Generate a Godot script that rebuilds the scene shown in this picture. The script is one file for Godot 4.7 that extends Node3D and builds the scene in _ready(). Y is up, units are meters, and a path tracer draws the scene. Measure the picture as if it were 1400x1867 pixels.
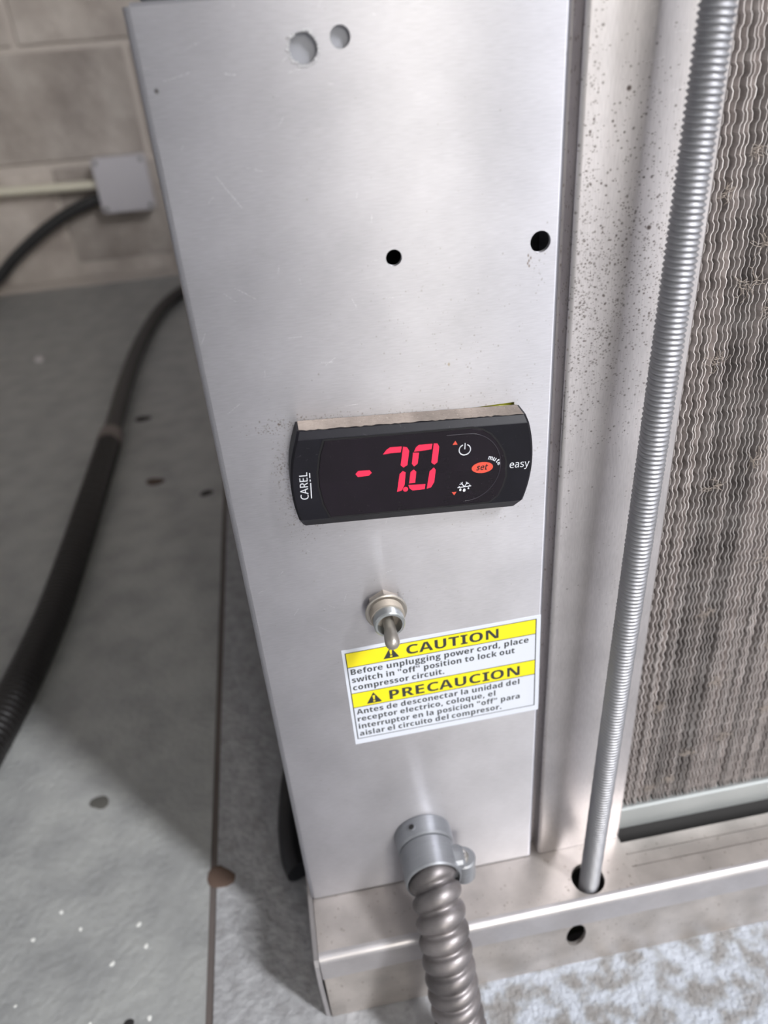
extends Node3D
# Units inside the builders are millimetres measured from the middle of the controller cut-out on the front sheet
# (x along the sheet, y up, z out of the sheet); Shape turns them into metres above the floor.

const FLOOR := 297.0


class Shape:
	var st := SurfaceTool.new()
	var o := Vector3.ZERO
	var xf := Transform3D.IDENTITY
	var uvs := 0.01
	var uvk := Vector2.ZERO

	func _init(origin := Vector3.ZERO, turn := Transform3D.IDENTITY):
		o = origin
		xf = turn
		st.begin(Mesh.PRIMITIVE_TRIANGLES)
		st.set_smooth_group(-1)

	func smooth(g: int) -> void:
		st.set_smooth_group(g if g >= 0 else -1)

	func v(p: Vector3, uv := Vector2.ZERO) -> void:
		st.set_uv(uv)
		st.add_vertex((xf * p - o) * 0.001)

	func tri(a: Vector3, b: Vector3, c: Vector3, ua := Vector2.ZERO, ub := Vector2.ZERO, uc := Vector2.ZERO) -> void:
		v(a, ua)
		v(b, ub)
		v(c, uc)

	# corners counter-clockwise as seen from outside
	func quad(a: Vector3, b: Vector3, c: Vector3, d: Vector3, ua := Vector2(0, 0), ub := Vector2(1, 0), uc := Vector2(1, 1), ud := Vector2(0, 1)) -> void:
		tri(a, c, b, ua, uc, ub)
		tri(a, d, c, ua, ud, uc)

	func grid(rows: Array, closed := false, us := 1.0, vs := 1.0) -> void:
		var m := rows.size()
		for i in m - 1:
			var n: int = rows[i].size()
			for j in (n if closed else n - 1):
				var k: int = (j + 1) % n
				var u0: float = us * j / float(n)
				var u1: float = us * (j + 1) / float(n)
				quad(rows[i][j], rows[i][k], rows[i + 1][k], rows[i + 1][j], Vector2(u0, vs * i / m), Vector2(u1, vs * i / m), Vector2(u1, vs * (i + 1) / m), Vector2(u0, vs * (i + 1) / m))

	func fan(ring: Array, flip := false) -> void:
		var c := Vector3.ZERO
		for p in ring:
			c += p
		c /= ring.size()
		for j in ring.size():
			var a: Vector3 = ring[j]
			var b: Vector3 = ring[(j + 1) % ring.size()]
			if flip:
				tri(c, a, b)
			else:
				tri(c, b, a)

	func box(c: Vector3, s: Vector3, ch := 0.0) -> void:
		smooth(-1)
		var h := s / 2.0
		if ch <= 0.0:
			ch = minf(h.x, minf(h.y, h.z)) * 0.05
		for ax in 3:
			for sg in [-1.0, 1.0]:
				var q := []
				for k in [[-1, -1], [1, -1], [1, 1], [-1, 1]]:
					var p := Vector3.ZERO
					p[ax] = sg * h[ax]
					p[(ax + 1) % 3] = k[0] * (h[(ax + 1) % 3] - ch)
					p[(ax + 2) % 3] = k[1] * (h[(ax + 2) % 3] - ch)
					q.append(c + p)
				if sg > 0:
					quad(q[0], q[1], q[2], q[3])
				else:
					quad(q[3], q[2], q[1], q[0])
		for ax in 3:
			var a1 := (ax + 1) % 3
			var a2 := (ax + 2) % 3
			for s1 in [-1.0, 1.0]:
				for s2 in [-1.0, 1.0]:
					var pa := Vector3.ZERO
					pa[a1] = s1 * h[a1]
					pa[a2] = s2 * (h[a2] - ch)
					var pb := Vector3.ZERO
					pb[a1] = s1 * (h[a1] - ch)
					pb[a2] = s2 * h[a2]
					var d := Vector3.ZERO
					d[ax] = h[ax] - ch
					if s1 * s2 > 0:
						quad(c + pa - d, c + pa + d, c + pb + d, c + pb - d) if false else quad(c + pb - d, c + pb + d, c + pa + d, c + pa - d)
					else:
						quad(c + pa - d, c + pa + d, c + pb + d, c + pb - d)
		for s1 in [-1.0, 1.0]:
			for s2 in [-1.0, 1.0]:
				for s3 in [-1.0, 1.0]:
					var a := c + Vector3(s1 * h.x, s2 * (h.y - ch), s3 * (h.z - ch))
					var b := c + Vector3(s1 * (h.x - ch), s2 * h.y, s3 * (h.z - ch))
					var e := c + Vector3(s1 * (h.x - ch), s2 * (h.y - ch), s3 * h.z)
					if s1 * s2 * s3 > 0:
						tri(a, e, b)
					else:
						tri(a, b, e)

	# profile: Vector2(distance along the axis, radius); "hard" gives each band its own smoothing
	func lathe(at: Vector3, axis: Vector3, profile: Array, n := 32, hard := true, caps := true, twist := 0.0) -> void:
		var ax := axis.normalized()
		var side := ax.cross(Vector3(0, 1, 0) if absf(ax.y) < 0.9 else Vector3(1, 0, 0)).normalized()
		var up := side.cross(ax)
		var rows := []
		for p in profile:
			var r := []
			for j in n:
				var t := TAU * j / n + twist
				r.append(at + ax * p.x + (side * cos(t) - up * sin(t)) * p.y)
			rows.append(r)
		for i in rows.size() - 1:
			smooth(-1 if n < 9 else (i + 1 if hard else 1))
			grid([rows[i], rows[i + 1]], true)
		smooth(-1)
		if caps:
			fan(rows[0], true)
			fan(rows[-1], false)

	# a tube along a path; wobble(s, t) is added to the radius at length s and turn t (0..1)
	func tube(path: Array, radius: float, n := 16, wobble = null, caps := true) -> void:
		var rows := []
		var up := Vector3.ZERO
		var s := 0.0
		for i in path.size():
			var d: Vector3 = (path[mini(i + 1, path.size() - 1)] - path[maxi(i - 1, 0)]).normalized()
			if i == 0:
				up = d.cross(Vector3(1, 0, 0) if absf(d.x) < 0.9 else Vector3(0, 1, 0)).normalized()
			else:
				s += path[i].distance_to(path[i - 1])
				up = (up - d * up.dot(d)).normalized()
			var side := d.cross(up)
			var r := []
			for j in n:
				var t := float(j) / n
				var rr: float = radius + (wobble.call(s, t) if wobble != null else 0.0)
				r.append(path[i] + (side * cos(TAU * t) - up * sin(TAU * t)) * rr)
			rows.append(r)
		smooth(1)
		grid(rows, true, 2.0, s / 40.0)
		smooth(-1)
		if caps:
			fan(rows[0], true)
			fan(rows[-1], false)

	func poly(points: Array, z0: float, z1: float, inset := 0.0, sides := true) -> void:
		var pts := PackedVector2Array(points)
		if Geometry2D.is_polygon_clockwise(pts):
			pts.reverse()
		smooth(-1)
		var top := pts
		if inset > 0.0:
			var got := Geometry2D.offset_polygon(pts, -inset)
			if got.size() and got[0].size() == pts.size():
				top = got[0]
		var idx := Geometry2D.triangulate_polygon(top)
		for i in idx.size() / 3:
			var q := [top[idx[i * 3]], top[idx[i * 3 + 1]], top[idx[i * 3 + 2]]]
			if (q[1] - q[0]).cross(q[2] - q[0]) > 0:
				q = [q[0], q[2], q[1]]
			tri(Vector3(q[0].x, q[0].y, z1), Vector3(q[1].x, q[1].y, z1), Vector3(q[2].x, q[2].y, z1), q[0] * uvs, q[1] * uvs, q[2] * uvs)
		if sides:
			var n := pts.size()
			var best := 0
			if top.size() == n and top != pts:
				for k in n:
					if top[k].distance_squared_to(pts[0]) < top[best].distance_squared_to(pts[0]):
						best = k
			for i in n:
				var a := pts[i]
				var b := pts[(i + 1) % n]
				var c := top[(best + i + 1) % n] if top.size() == n else b
				var d := top[(best + i) % n] if top.size() == n else a
				quad(Vector3(a.x, a.y, z0), Vector3(b.x, b.y, z0), Vector3(c.x, c.y, z1), Vector3(d.x, d.y, z1))

	# flat plate x0..x1, y0..y1 at z (facing +z) with round holes [cx, cy, r, half]; uv covers the plate
	func plate(x0: float, x1: float, y0: float, y1: float, z: float, holes: Array, thick := 1.2, rect_holes := []) -> void:
		smooth(-1)
		var xs := [x0, x1]
		var ys := [y0, y1]
		for h in holes:
			xs += [h[0] - h[3], h[0] + h[3]]
			ys += [h[1] - h[3], h[1] + h[3]]
		for r in rect_holes:
			xs += [r[0], r[1]]
			ys += [r[2], r[3]]
		xs.sort()
		ys.sort()
		var uv := func(p: Vector3) -> Vector2: return Vector2((p.x - x0) / (x1 - x0), (y1 - p.y) / (y1 - y0)) if uvk == Vector2.ZERO else Vector2(p.x, -p.y) * uvk
		for i in xs.size() - 1:
			for j in ys.size() - 1:
				if xs[i + 1] - xs[i] < 1e-4 or ys[j + 1] - ys[j] < 1e-4:
					continue
				var m := Vector2((xs[i] + xs[i + 1]) / 2, (ys[j] + ys[j + 1]) / 2)
				var skip := false
				for h in holes:
					if absf(m.x - h[0]) < h[3] and absf(m.y - h[1]) < h[3]:
						skip = true
				for r in rect_holes:
					if m.x > r[0] and m.x < r[1] and m.y > r[2] and m.y < r[3]:
						skip = true
				if skip:
					continue
				var a := Vector3(xs[i], ys[j], z)
				var b := Vector3(xs[i + 1], ys[j], z)
				var c := Vector3(xs[i + 1], ys[j + 1], z)
				var d := Vector3(xs[i], ys[j + 1], z)
				quad(a, b, c, d, uv.call(a), uv.call(b), uv.call(c), uv.call(d))
		for h in holes:
			var n := 40
			for k in n:
				var t0 := TAU * (k + 0.5) / n
				var t1 := TAU * (k + 1.5) / n
				var r: float = h[2]
				var ry: float = h[4] if h.size() > 4 else r
				var i0 := Vector3(h[0] + cos(t0) * r, h[1] + sin(t0) * ry, z)
				var i1 := Vector3(h[0] + cos(t1) * r, h[1] + sin(t1) * ry, z)
				var e0: float = h[3] / maxf(absf(cos(t0)), absf(sin(t0)))
				var e1: float = h[3] / maxf(absf(cos(t1)), absf(sin(t1)))
				var o0 := Vector3(h[0] + cos(t0) * e0, h[1] + sin(t0) * e0, z)
				var o1 := Vector3(h[0] + cos(t1) * e1, h[1] + sin(t1) * e1, z)
				smooth(-1)
				quad(i0, o0, o1, i1, uv.call(i0), uv.call(o0), uv.call(o1), uv.call(i1))
				smooth(7)
				var back := Vector3(0, 0, -thick)
				quad(i0, i1, i1 + back, i0 + back, uv.call(i0), uv.call(i1), uv.call(i1), uv.call(i0))
				smooth(-1)
			# corner pieces of the square that the ring of segments leaves out
			for c in [[1, 1], [-1, 1], [-1, -1], [1, -1]]:
				var cor := Vector3(h[0] + c[0] * h[3], h[1] + c[1] * h[3], z)
				var ta := atan2(float(c[1]), float(c[0]))
				var k := floorf((fposmod(ta, TAU) / TAU * n) - 0.5)
				var q := []
				for t in [TAU * (k + 0.5) / n, TAU * (k + 1.5) / n]:
					var e: float = h[3] / maxf(absf(cos(t)), absf(sin(t)))
					q.append(Vector3(h[0] + cos(t) * e, h[1] + sin(t) * e, z))
				tri(q[0], q[1], cor, uv.call(q[0]), uv.call(q[1]), uv.call(cor))
		for r in rect_holes:
			var c4 := [Vector3(r[0], r[2], z), Vector3(r[1], r[2], z), Vector3(r[1], r[3], z), Vector3(r[0], r[3], z)]
			for k in 4:
				var back := Vector3(0, 0, -thick)
				quad(c4[k], c4[(k + 1) % 4], c4[(k + 1) % 4] + back, c4[k] + back)

	# open profile of Vector2(y, z) drawn out along x; front of it lies to the left going along the profile
	func draw_x(profile: Array, x0: float, x1: float, groups := [], uscale := 0.01) -> void:
		var s := 0.0
		for i in profile.size() - 1:
			var a: Vector2 = profile[i]
			var b: Vector2 = profile[i + 1]
			var e := s + a.distance_to(b)
			smooth(groups[i] if i < groups.size() else -1)
			quad(Vector3(x0, a.x, a.y), Vector3(x0, b.x, b.y), Vector3(x1, b.x, b.y), Vector3(x1, a.x, a.y), Vector2(x0 * 0.5, s) * uscale, Vector2(x0 * 0.5, e) * uscale, Vector2(x1 * 0.5, e) * uscale, Vector2(x1 * 0.5, s) * uscale)
			s = e

	# open profile of Vector2(x, z) drawn out along y; uv runs over the whole
	func draw_y(profile: Array, y0: float, y1: float, groups := []) -> void:
		var total := 0.0
		for i in profile.size() - 1:
			total += profile[i].distance_to(profile[i + 1])
		var s := 0.0
		for i in profile.size() - 1:
			var a: Vector2 = profile[i]
			var b: Vector2 = profile[i + 1]
			var e := s + a.distance_to(b)
			smooth(groups[i] if i < groups.size() else -1)
			quad(Vector3(a.x, y0, a.y), Vector3(b.x, y0, b.y), Vector3(b.x, y1, b.y), Vector3(a.x, y1, a.y), Vector2(s / total, 1), Vector2(e / total, 1), Vector2(e / total, 0), Vector2(s / total, 0))
			s = e

	func done() -> ArrayMesh:
		st.generate_normals()
		st.index()
		return st.commit()


var taken := {}
var rng := RandomNumberGenerator.new()


func numbered(called: String) -> String:
	var k: int = taken.get(called, 0)
	taken[called] = k + 1
	return called if k == 0 else "%s_%03d" % [called, k]


func metres(p: Vector3) -> Vector3:
	return Vector3(p.x, p.y + FLOOR, p.z) * 0.001


func tag(n: Node3D, label: String, category: String, group := "") -> void:
	n.set_meta("label", label)
	n.set_meta("category", category)
	if group:
		n.set_meta("group", group)


func thing(called: String, base: Vector3, label: String, category: String, group := "") -> Node3D:
	var n := Node3D.new()
	n.name = numbered(called)
	add_child(n)
	n.position = metres(base)
	tag(n, label, category, group)
	return n


# one mesh; at top level it stands at the shape's origin
func part(called: String, s: Shape, m: Material, parent: Node3D = null) -> MeshInstance3D:
	var mi := MeshInstance3D.new()
	mi.name = called if parent else numbered(called)
	mi.mesh = s.done()
	mi.material_override = m
	if parent:
		parent.add_child(mi, true)
	else:
		add_child(mi)
		mi.position = metres(s.o)
	return mi


func structure(called: String, s: Shape, m: Material, parent: Node3D = null) -> MeshInstance3D:
	var mi := part(called, s, m, parent)
	if parent == null:
		mi.set_meta("kind", "structure")
	return mi


func mat(c: Color, rough := 0.5, metal := 0.0) -> StandardMaterial3D:
	var m := StandardMaterial3D.new()
	m.albedo_color = c
	m.roughness = rough
	m.metallic = metal
	return m


func rgb(r: float, g: float, b: float) -> Color:
	return Color(r / 255.0, g / 255.0, b / 255.0)


func noise_img(w: int, h: int, freq: float, sd: int, oct := 3) -> Image:
	var n := FastNoiseLite.new()
	n.seed = sd
	n.frequency = freq
	n.noise_type = FastNoiseLite.TYPE_SIMPLEX_SMOOTH
	n.fractal_octaves = oct
	return n.get_image(w, h)


func noise_tex(freq: float, sd: int, ramp := [], oct := 4, size := 512, kind := FastNoiseLite.TYPE_SIMPLEX_SMOOTH) -> NoiseTexture2D:
	var n := FastNoiseLite.new()
	n.seed = sd
	n.frequency = freq
	n.noise_type = kind
	n.fractal_octaves = oct
	var t := NoiseTexture2D.new()
	t.width = size
	t.height = size
	t.seamless = true
	t.noise = n
	if ramp.size():
		var g := Gradient.new()
		g.offsets = PackedFloat32Array(ramp.map(func(e): return e[0]))
		g.colors = PackedColorArray(ramp.map(func(e): return e[1]))
		t.color_ramp = g
	return t


# brushed sheet: streaks along x (or along y), soft blotches; values are multiplied into the base colour
func sheet_img(w: int, h: int, base: Color, streak: float, blotch: float, sd: int, upright := false) -> Image:
	var a := noise_img(w if upright else maxi(w / 9, 4), maxi(h / 9, 4) if upright else h, 0.45, sd, 2)
	a.resize(w, h, Image.INTERPOLATE_BILINEAR)
	var b := noise_img(w / 4, h / 4, 0.02, sd + 7, 4)
	b.resize(w, h, Image.INTERPOLATE_BILINEAR)
	a.convert(Image.FORMAT_L8)
	b.convert(Image.FORMAT_L8)
	var da := a.get_data()
	var db := b.get_data()
	var out := PackedByteArray()
	out.resize(w * h * 4)
	var br := base.r * 255.0
	var bg := base.g * 255.0
	var bb := base.b * 255.0
	for i in w * h:
		var k := 1.0 + streak * (da[i] / 127.5 - 1.0) + blotch * (db[i] / 127.5 - 1.0)
		out[i * 4] = int(clampf(br * k, 0, 255))
		out[i * 4 + 1] = int(clampf(bg * k, 0, 255))
		out[i * 4 + 2] = int(clampf(bb * k, 0, 255))
		out[i * 4 + 3] = 255
	return Image.create_from_data(w, h, false, Image.FORMAT_RGBA8, out)


func dab(img: Image, x: float, y: float, rx: float, ry: float, c: Color, a: float) -> void:
	for j in range(int(y - ry - 1), int(y + ry + 2)):
		for i in range(int(x - rx - 1), int(x + rx + 2)):
			if i < 0 or j < 0 or i >= img.get_width() or j >= img.get_height():
				continue
			var d := sqrt(pow((i + 0.5 - x) / maxf(rx, 0.5), 2) + pow((j + 0.5 - y) / maxf(ry, 0.5), 2))
			var k := clampf(1.6 - d * 1.4, 0, 1) * a
			if k > 0.01:
				img.set_pixel(i, j, img.get_pixel(i, j).lerp(c, k))


# grains scattered normally round a spot
func spatter(img: Image, n: int, x: float, y: float, sx: float, sy: float, r0: float, r1: float, c: Color, a: float) -> void:
	for k in n:
		var r := r0 + (r1 - r0) * pow(rng.randf(), 3.0)
		dab(img, x + rng.randfn() * sx, y + rng.randfn() * sy, r, r * rng.randf_range(0.6, 1.5), c, a * rng.randf_range(0.5, 1.0))


func scratch(img: Image, a: Vector2, b: Vector2, c: Color, al: float) -> void:
	var n := int(a.distance_to(b) * 1.5) + 2
	for i in n:
		var p := a.lerp(b, float(i) / n)
		dab(img, p.x + rng.randfn() * 0.25, p.y + rng.randfn() * 0.25, 0.5, 0.5, c, al * rng.randf_range(0.3, 1.0))


func spline(pts: Array, step: float) -> Array:
	var c := Curve3D.new()
	c.bake_interval = step
	for i in pts.size():
		var t: Vector3 = (pts[mini(i + 1, pts.size() - 1)] - pts[maxi(i - 1, 0)]) / 6.0
		c.add_point(pts[i], -t, t)
	var out := []
	var n := int(c.get_baked_length() / step)
	for i in n + 1:
		out.append(c.sample_baked(c.get_baked_length() * i / n, true))
	return out


var fonts := {}


func font(bold: bool) -> SystemFont:
	if not fonts.has(bold):
		var f := SystemFont.new()
		f.font_names = PackedStringArray(["Droid Sans"])
		f.font_weight = 700 if bold else 400
		fonts[bold] = f
	return fonts[bold]


# lettering with its left end and baseline at "at" (in the frame xf), fitted to a width and capital height
func letters(text: String, at: Vector3, width: float, cap: float, m: Material, parent: Node3D, o: Vector3, xf: Transform3D, bold := false, turn := 0.0, slant := 0.0) -> void:
	var t := TextMesh.new()
	var h := TextMesh.new()
	for k in [t, h]:
		k.font = font(bold)
		k.font_size = 48
		k.pixel_size = 1.0
		k.depth = 0.5
		k.horizontal_alignment = HORIZONTAL_ALIGNMENT_LEFT
		k.curve_step = 1.0
	t.text = text
	h.text = "H"
	var box := t.get_aabb()
	var ref := h.get_aabb()
	var sx := width / box.size.x
	var sy := cap / ref.size.y
	var n := MeshInstance3D.new()
	n.name = "lettering"
	n.mesh = t
	n.material_override = m
	parent.add_child(n, true)
	var own := Transform3D(Basis(Vector3(sx, 0, 0), Vector3(slant * sy, sy, 0), Vector3(0, 0, 0.02)), Vector3(-box.position.x * sx, -ref.position.y * sy, 0))
	var full := xf * Transform3D(Basis(Vector3(0, 0, 1), turn), at) * own
	full.origin = (full.origin - o) * 0.001
	full.basis = full.basis.scaled(Vector3.ONE * 0.001)
	n.transform = full


func _ready() -> void:
	rng.seed = 4711
	view_and_light()
	room()
	unit()
	rod()
	controller()
	toggle()
	sticker()
	connector()
	background()
	bits()


# ---------------------------------------------------------------- camera, sky, lamps
func view_and_light() -> void:
	var cam := Camera3D.new()
	cam.name = "camera"
	add_child(cam)
	var lens := CameraAttributesPhysical.new()
	lens.frustum_focal_length = 18.0
	lens.frustum_focus_distance = 0.272
	lens.exposure_aperture = 5.6
	cam.attributes = lens
	cam.fov = 67.3896
	cam.near = 0.01
	cam.far = 50.0
	cam.transform = Transform3D(Basis(Vector3(0.983247, -0.071826, 0.167529), Vector3(0.149486, 0.843666, -0.515637), Vector3(-0.104303, 0.532042, 0.840269)), metres(Vector3(-40.759, 131.333, 232.358)))
	cam.current = true
	var w := WorldEnvironment.new()
	w.name = "surroundings"
	var e := Environment.new()
	e.background_mode = Environment.BG_COLOR
	e.background_color = Color(0.02, 0.02, 0.02)
	e.tonemap_mode = Environment.TONE_MAPPER_LINEAR
	e.tonemap_exposure = 1.0
	e.sdfgi_enabled = true
	e.ssao_enabled = true
	e.ssil_enabled = true
	w.environment = e
	add_child(w)
	lamp(Vector3(1600, 2080, 1800), 42.0, Vector2(0.25, 1.2), 16.4, Color(0.98, 0.985, 1.0), "long ceiling light in the room's right half, out of the picture")
	lamp(Vector3(1200, 2080, 5300), 12.5, Vector2(0.26, 1.2), 10.0, Color(1.0, 0.978, 0.92), "long warm ceiling light far behind the camera, out of the picture")
	lamp(Vector3(690, 2080, 5200), 8.0, Vector2(0.12, 1.2), 4.0, Color(1.0, 0.985, 0.97), "narrow ceiling light at the far end of the room, out of the picture")


func lamp(at: Vector3, turn: float, size: Vector2, energy: float, tint: Color, label: String) -> void:
	var t := thing("ceiling_light", at, label, "light", "ceiling lights")
	t.rotation_degrees.y = turn
	var s := Shape.new()
	s.box(Vector3(0, 25, 0), Vector3(size.x * 1000 + 40, 50, size.y * 1000 + 40), 4.0)
	part("housing", s, mat(rgb(225, 225, 225), 0.5), t)
	var d := Shape.new()
	d.box(Vector3(0, -2, 0), Vector3(size.x * 1000, 4, size.y * 1000), 1.0)
	var m := mat(tint, 0.6)
	m.emission_enabled = true
	m.emission = tint
	m.emission_energy_multiplier = 1.0
	part("light_diffuser", d, m, t)
	var l := AreaLight3D.new()
	l.name = "lamp_light"
	l.area_size = size
	l.light_energy = energy
	l.light_color = tint
	l.shadow_enabled = true
	l.area_range = 12.0
	l.area_attenuation = 2.0
	t.add_child(l)
	l.position = Vector3(0, -0.01, 0)
	l.rotation_degrees.x = -90.0


# ---------------------------------------------------------------- floor, walls, ceiling
func room() -> void:
	# painted concrete
	var paint := mat(Color.WHITE, 0.38)
	paint.albedo_texture = noise_tex(0.012, 3, [[0.0, rgb(140, 141, 141)], [0.5, rgb(156, 157, 156)], [1.0, rgb(169, 170, 168)]], 5)
	paint.uv1_triplanar = true
	paint.uv1_world_triplanar = true
	paint.uv1_scale = Vector3.ONE * 3.0
	paint.heightmap_enabled = true
	paint.heightmap_texture = noise_tex(0.09, 5, [], 3, 512)
	paint.heightmap_scale = 0.05
	var raw := mat(Color.WHITE, 0.7)
	raw.albedo_texture = noise_tex(0.02, 13, [[0.0, rgb(142, 141, 142)], [0.5, rgb(158, 158, 160)], [1.0, rgb(176, 176, 178)]], 6)
	raw.uv1_triplanar = true
	raw.uv1_world_triplanar = true
	raw.uv1_scale = Vector3.ONE * 7.0
	raw.heightmap_enabled = true
	raw.heightmap_texture = noise_tex(0.05, 17, [], 5, 512)
	raw.heightmap_scale = 0.06
	var dark := mat(rgb(98, 90, 87), 0.9)
	var fl := Shape.new(Vector3(0, -FLOOR, 0))
	fl.box(Vector3(700, -FLOOR - 50.9, 2200), Vector3(6800, 100, 7700), 1.0)
	var f := structure("floor", fl, dark)
	# two slabs with a sawn joint between them, running away from the camera
	for side in 2:
		var s := Shape.new(Vector3(0, -FLOOR, 0))
		var j0 := Vector2(-139.0, 1200.0)
		var j1 := Vector2(-113.0, -1560.0)
		var g := 1.35
		var q: Array
		if side == 0:
			q = [Vector2(-2650, 6000), Vector2(j0.x - 12 - g, 6000), Vector2(j0.x - g, j0.y), Vector2(j1.x - g - 1.6, j1.y), Vector2(-2650, -1560)]
		else:
			q = [Vector2(j0.x - 12 + g, 6000), Vector2(4050, 6000), Vector2(4050, -1560), Vector2(j1.x + g + 1.6, j1.y), Vector2(j0.x + g, j0.y)]
		s.smooth(-1)
		for k in q.size() - 2:
			s.tri(Vector3(q[0].x, -FLOOR, q[0].y), Vector3(q[k + 2].x, -FLOOR, q[k + 2].y), Vector3(q[k + 1].x, -FLOOR, q[k + 1].y))
		for k in q.size():
			var a: Vector2 = q[k]
			var b: Vector2 = q[(k + 1) % q.size()]
			s.quad(Vector3(a.x, -FLOOR - 1.2, a.y), Vector3(b.x, -FLOOR - 1.2, b.y), Vector3(b.x, -FLOOR, b.y), Vector3(a.x, -FLOOR, a.y))
		part("floor_slab", s, paint if side == 0 else raw, f)
	# pale crust of scale on the floor along the front of the base
	var scale_mat := mat(Color.WHITE, 0.75)
	scale_mat.albedo_texture = noise_tex(0.022, 19, [[0.0, rgb(128, 124, 121)], [0.34, rgb(146, 145, 145)], [0.48, rgb(162, 165, 170)], [0.62, rgb(176, 181, 190)], [1.0, rgb(196, 202, 212)]], 8)
	scale_mat.uv1_triplanar = true
	scale_mat.uv1_world_triplanar = true
	scale_mat.uv1_scale = Vector3.ONE * 5.0
	scale_mat.heightmap_enabled = true
	scale_mat.heightmap_texture = noise_tex(0.1, 23, [], 5, 512)
	scale_mat.heightmap_scale = 0.09
	var cr := Shape.new(Vector3(0, -FLOOR, 0))
	var ja := FastNoiseLite.new()
	ja.seed = 9
	ja.frequency = 0.03
	var near := []
	var far := []
	var under := []
	for k in 101:
		var x := 6.0 + 660.0 * k / 100.0
		var z := 118.0 + 34.0 * ja.get_noise_1d(x) + 10.0 * ja.get_noise_1d(x * 6.0)
		if k < 12:
			z = lerpf(34.0, z, sqrt(k / 12.0))
		far.append(Vector3(x, -FLOOR + 0.4, 27.0))
		near.append(Vector3(x, -FLOOR + 0.4, z))
		under.append(Vector3(x, -FLOOR - 0.1, z + 0.6))
	cr.grid([under, near, far])
	part("scale_crust", cr, scale_mat, f)
	# block wall behind
	var mortar := mat(rgb(182, 172, 164), 0.95)
	var wb := Shape.new(Vector3(700, -FLOOR, -1600))
	wb.box(Vector3(700, 1050, -1600), Vector3(6800, 2700, 118), 1.0)
	var wall := structure("wall_back", wb, mortar)
	var blocks := []
	for k in 3:
		var m := mat(Color.WHITE, 0.85)
		var t: float = [0.93, 1.0, 1.05][k]
		m.albedo_texture = noise_tex(0.01, 31 + k, [[0.0, rgb(146 * t, 136 * t, 129 * t)], [0.5, rgb(168 * t, 158 * t, 150 * t)], [1.0, rgb(188 * t, 179 * t, 171 * t)]], 5, 256)
		m.uv1_triplanar = true
		m.uv1_world_triplanar = true
		m.uv1_scale = Vector3.ONE * 2.5
		m.heightmap_enabled = true
		m.heightmap_texture = noise_tex(0.06, 41, [], 4, 256)
		m.heightmap_scale = 0.2
		blocks.append(m)
	var bs := Shape.new()
	bs.box(Vector3.ZERO, Vector3(390, 190, 16), 3.5)
	var block_mesh := bs.done()
	for row in 13:
		var y := -155.0 + 200.0 * (row - 1) + 0.0
		for col in 17:
			var x := -2440.0 + 400.0 * col + (0.0 if row % 2 == 0 else 200.0) + 0.0
			if x > 3900 or y + 95 > 2350:
				continue
			var b := MeshInstance3D.new()
			b.name = "block"
			b.mesh = block_mesh
			b.material_override = blocks[rng.randi() % 3]
			wall.add_child(b, true)
			b.position = metres(Vector3(x, y + (0.0 if row > 0 else 27.0), -1545 + rng.randf_range(-1, 1))) - wall.position
			if row == 0:
				b.scale.y = 0.44
				b.position.y = (15 + 0.5 * 190 * 0.44) * 0.001
	var plain := mat(Color.WHITE, 0.9)
	plain.albedo_texture = noise_tex(0.01, 77, [[0.0, rgb(208, 209, 211)], [1.0, rgb(224, 225, 227)]], 4, 256)
	plain.uv1_triplanar = true
	plain.uv1_scale = Vector3.ONE * 0.8
	for d in [["wall_left", Vector3(-2700, 1050, 2200), Vector3(100, 2700, 7700)], ["wall_right", Vector3(4100, 1050, 2200), Vector3(100, 2700, 7700)], ["wall_front", Vector3(700, 1050, 6050), Vector3(6800, 2700, 100)], ["ceiling", Vector3(700, 2450, 2200), Vector3(6900, 100, 7900)]]:
		var s := Shape.new(d[1] - Vector3(0, d[2].y / 2, 0))
		s.box(d[1], d[2], 1.0)
		structure(d[0], s, plain)


# ---------------------------------------------------------------- the machine
var panel_metal: StandardMaterial3D
var steel: StandardMaterial3D


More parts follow.
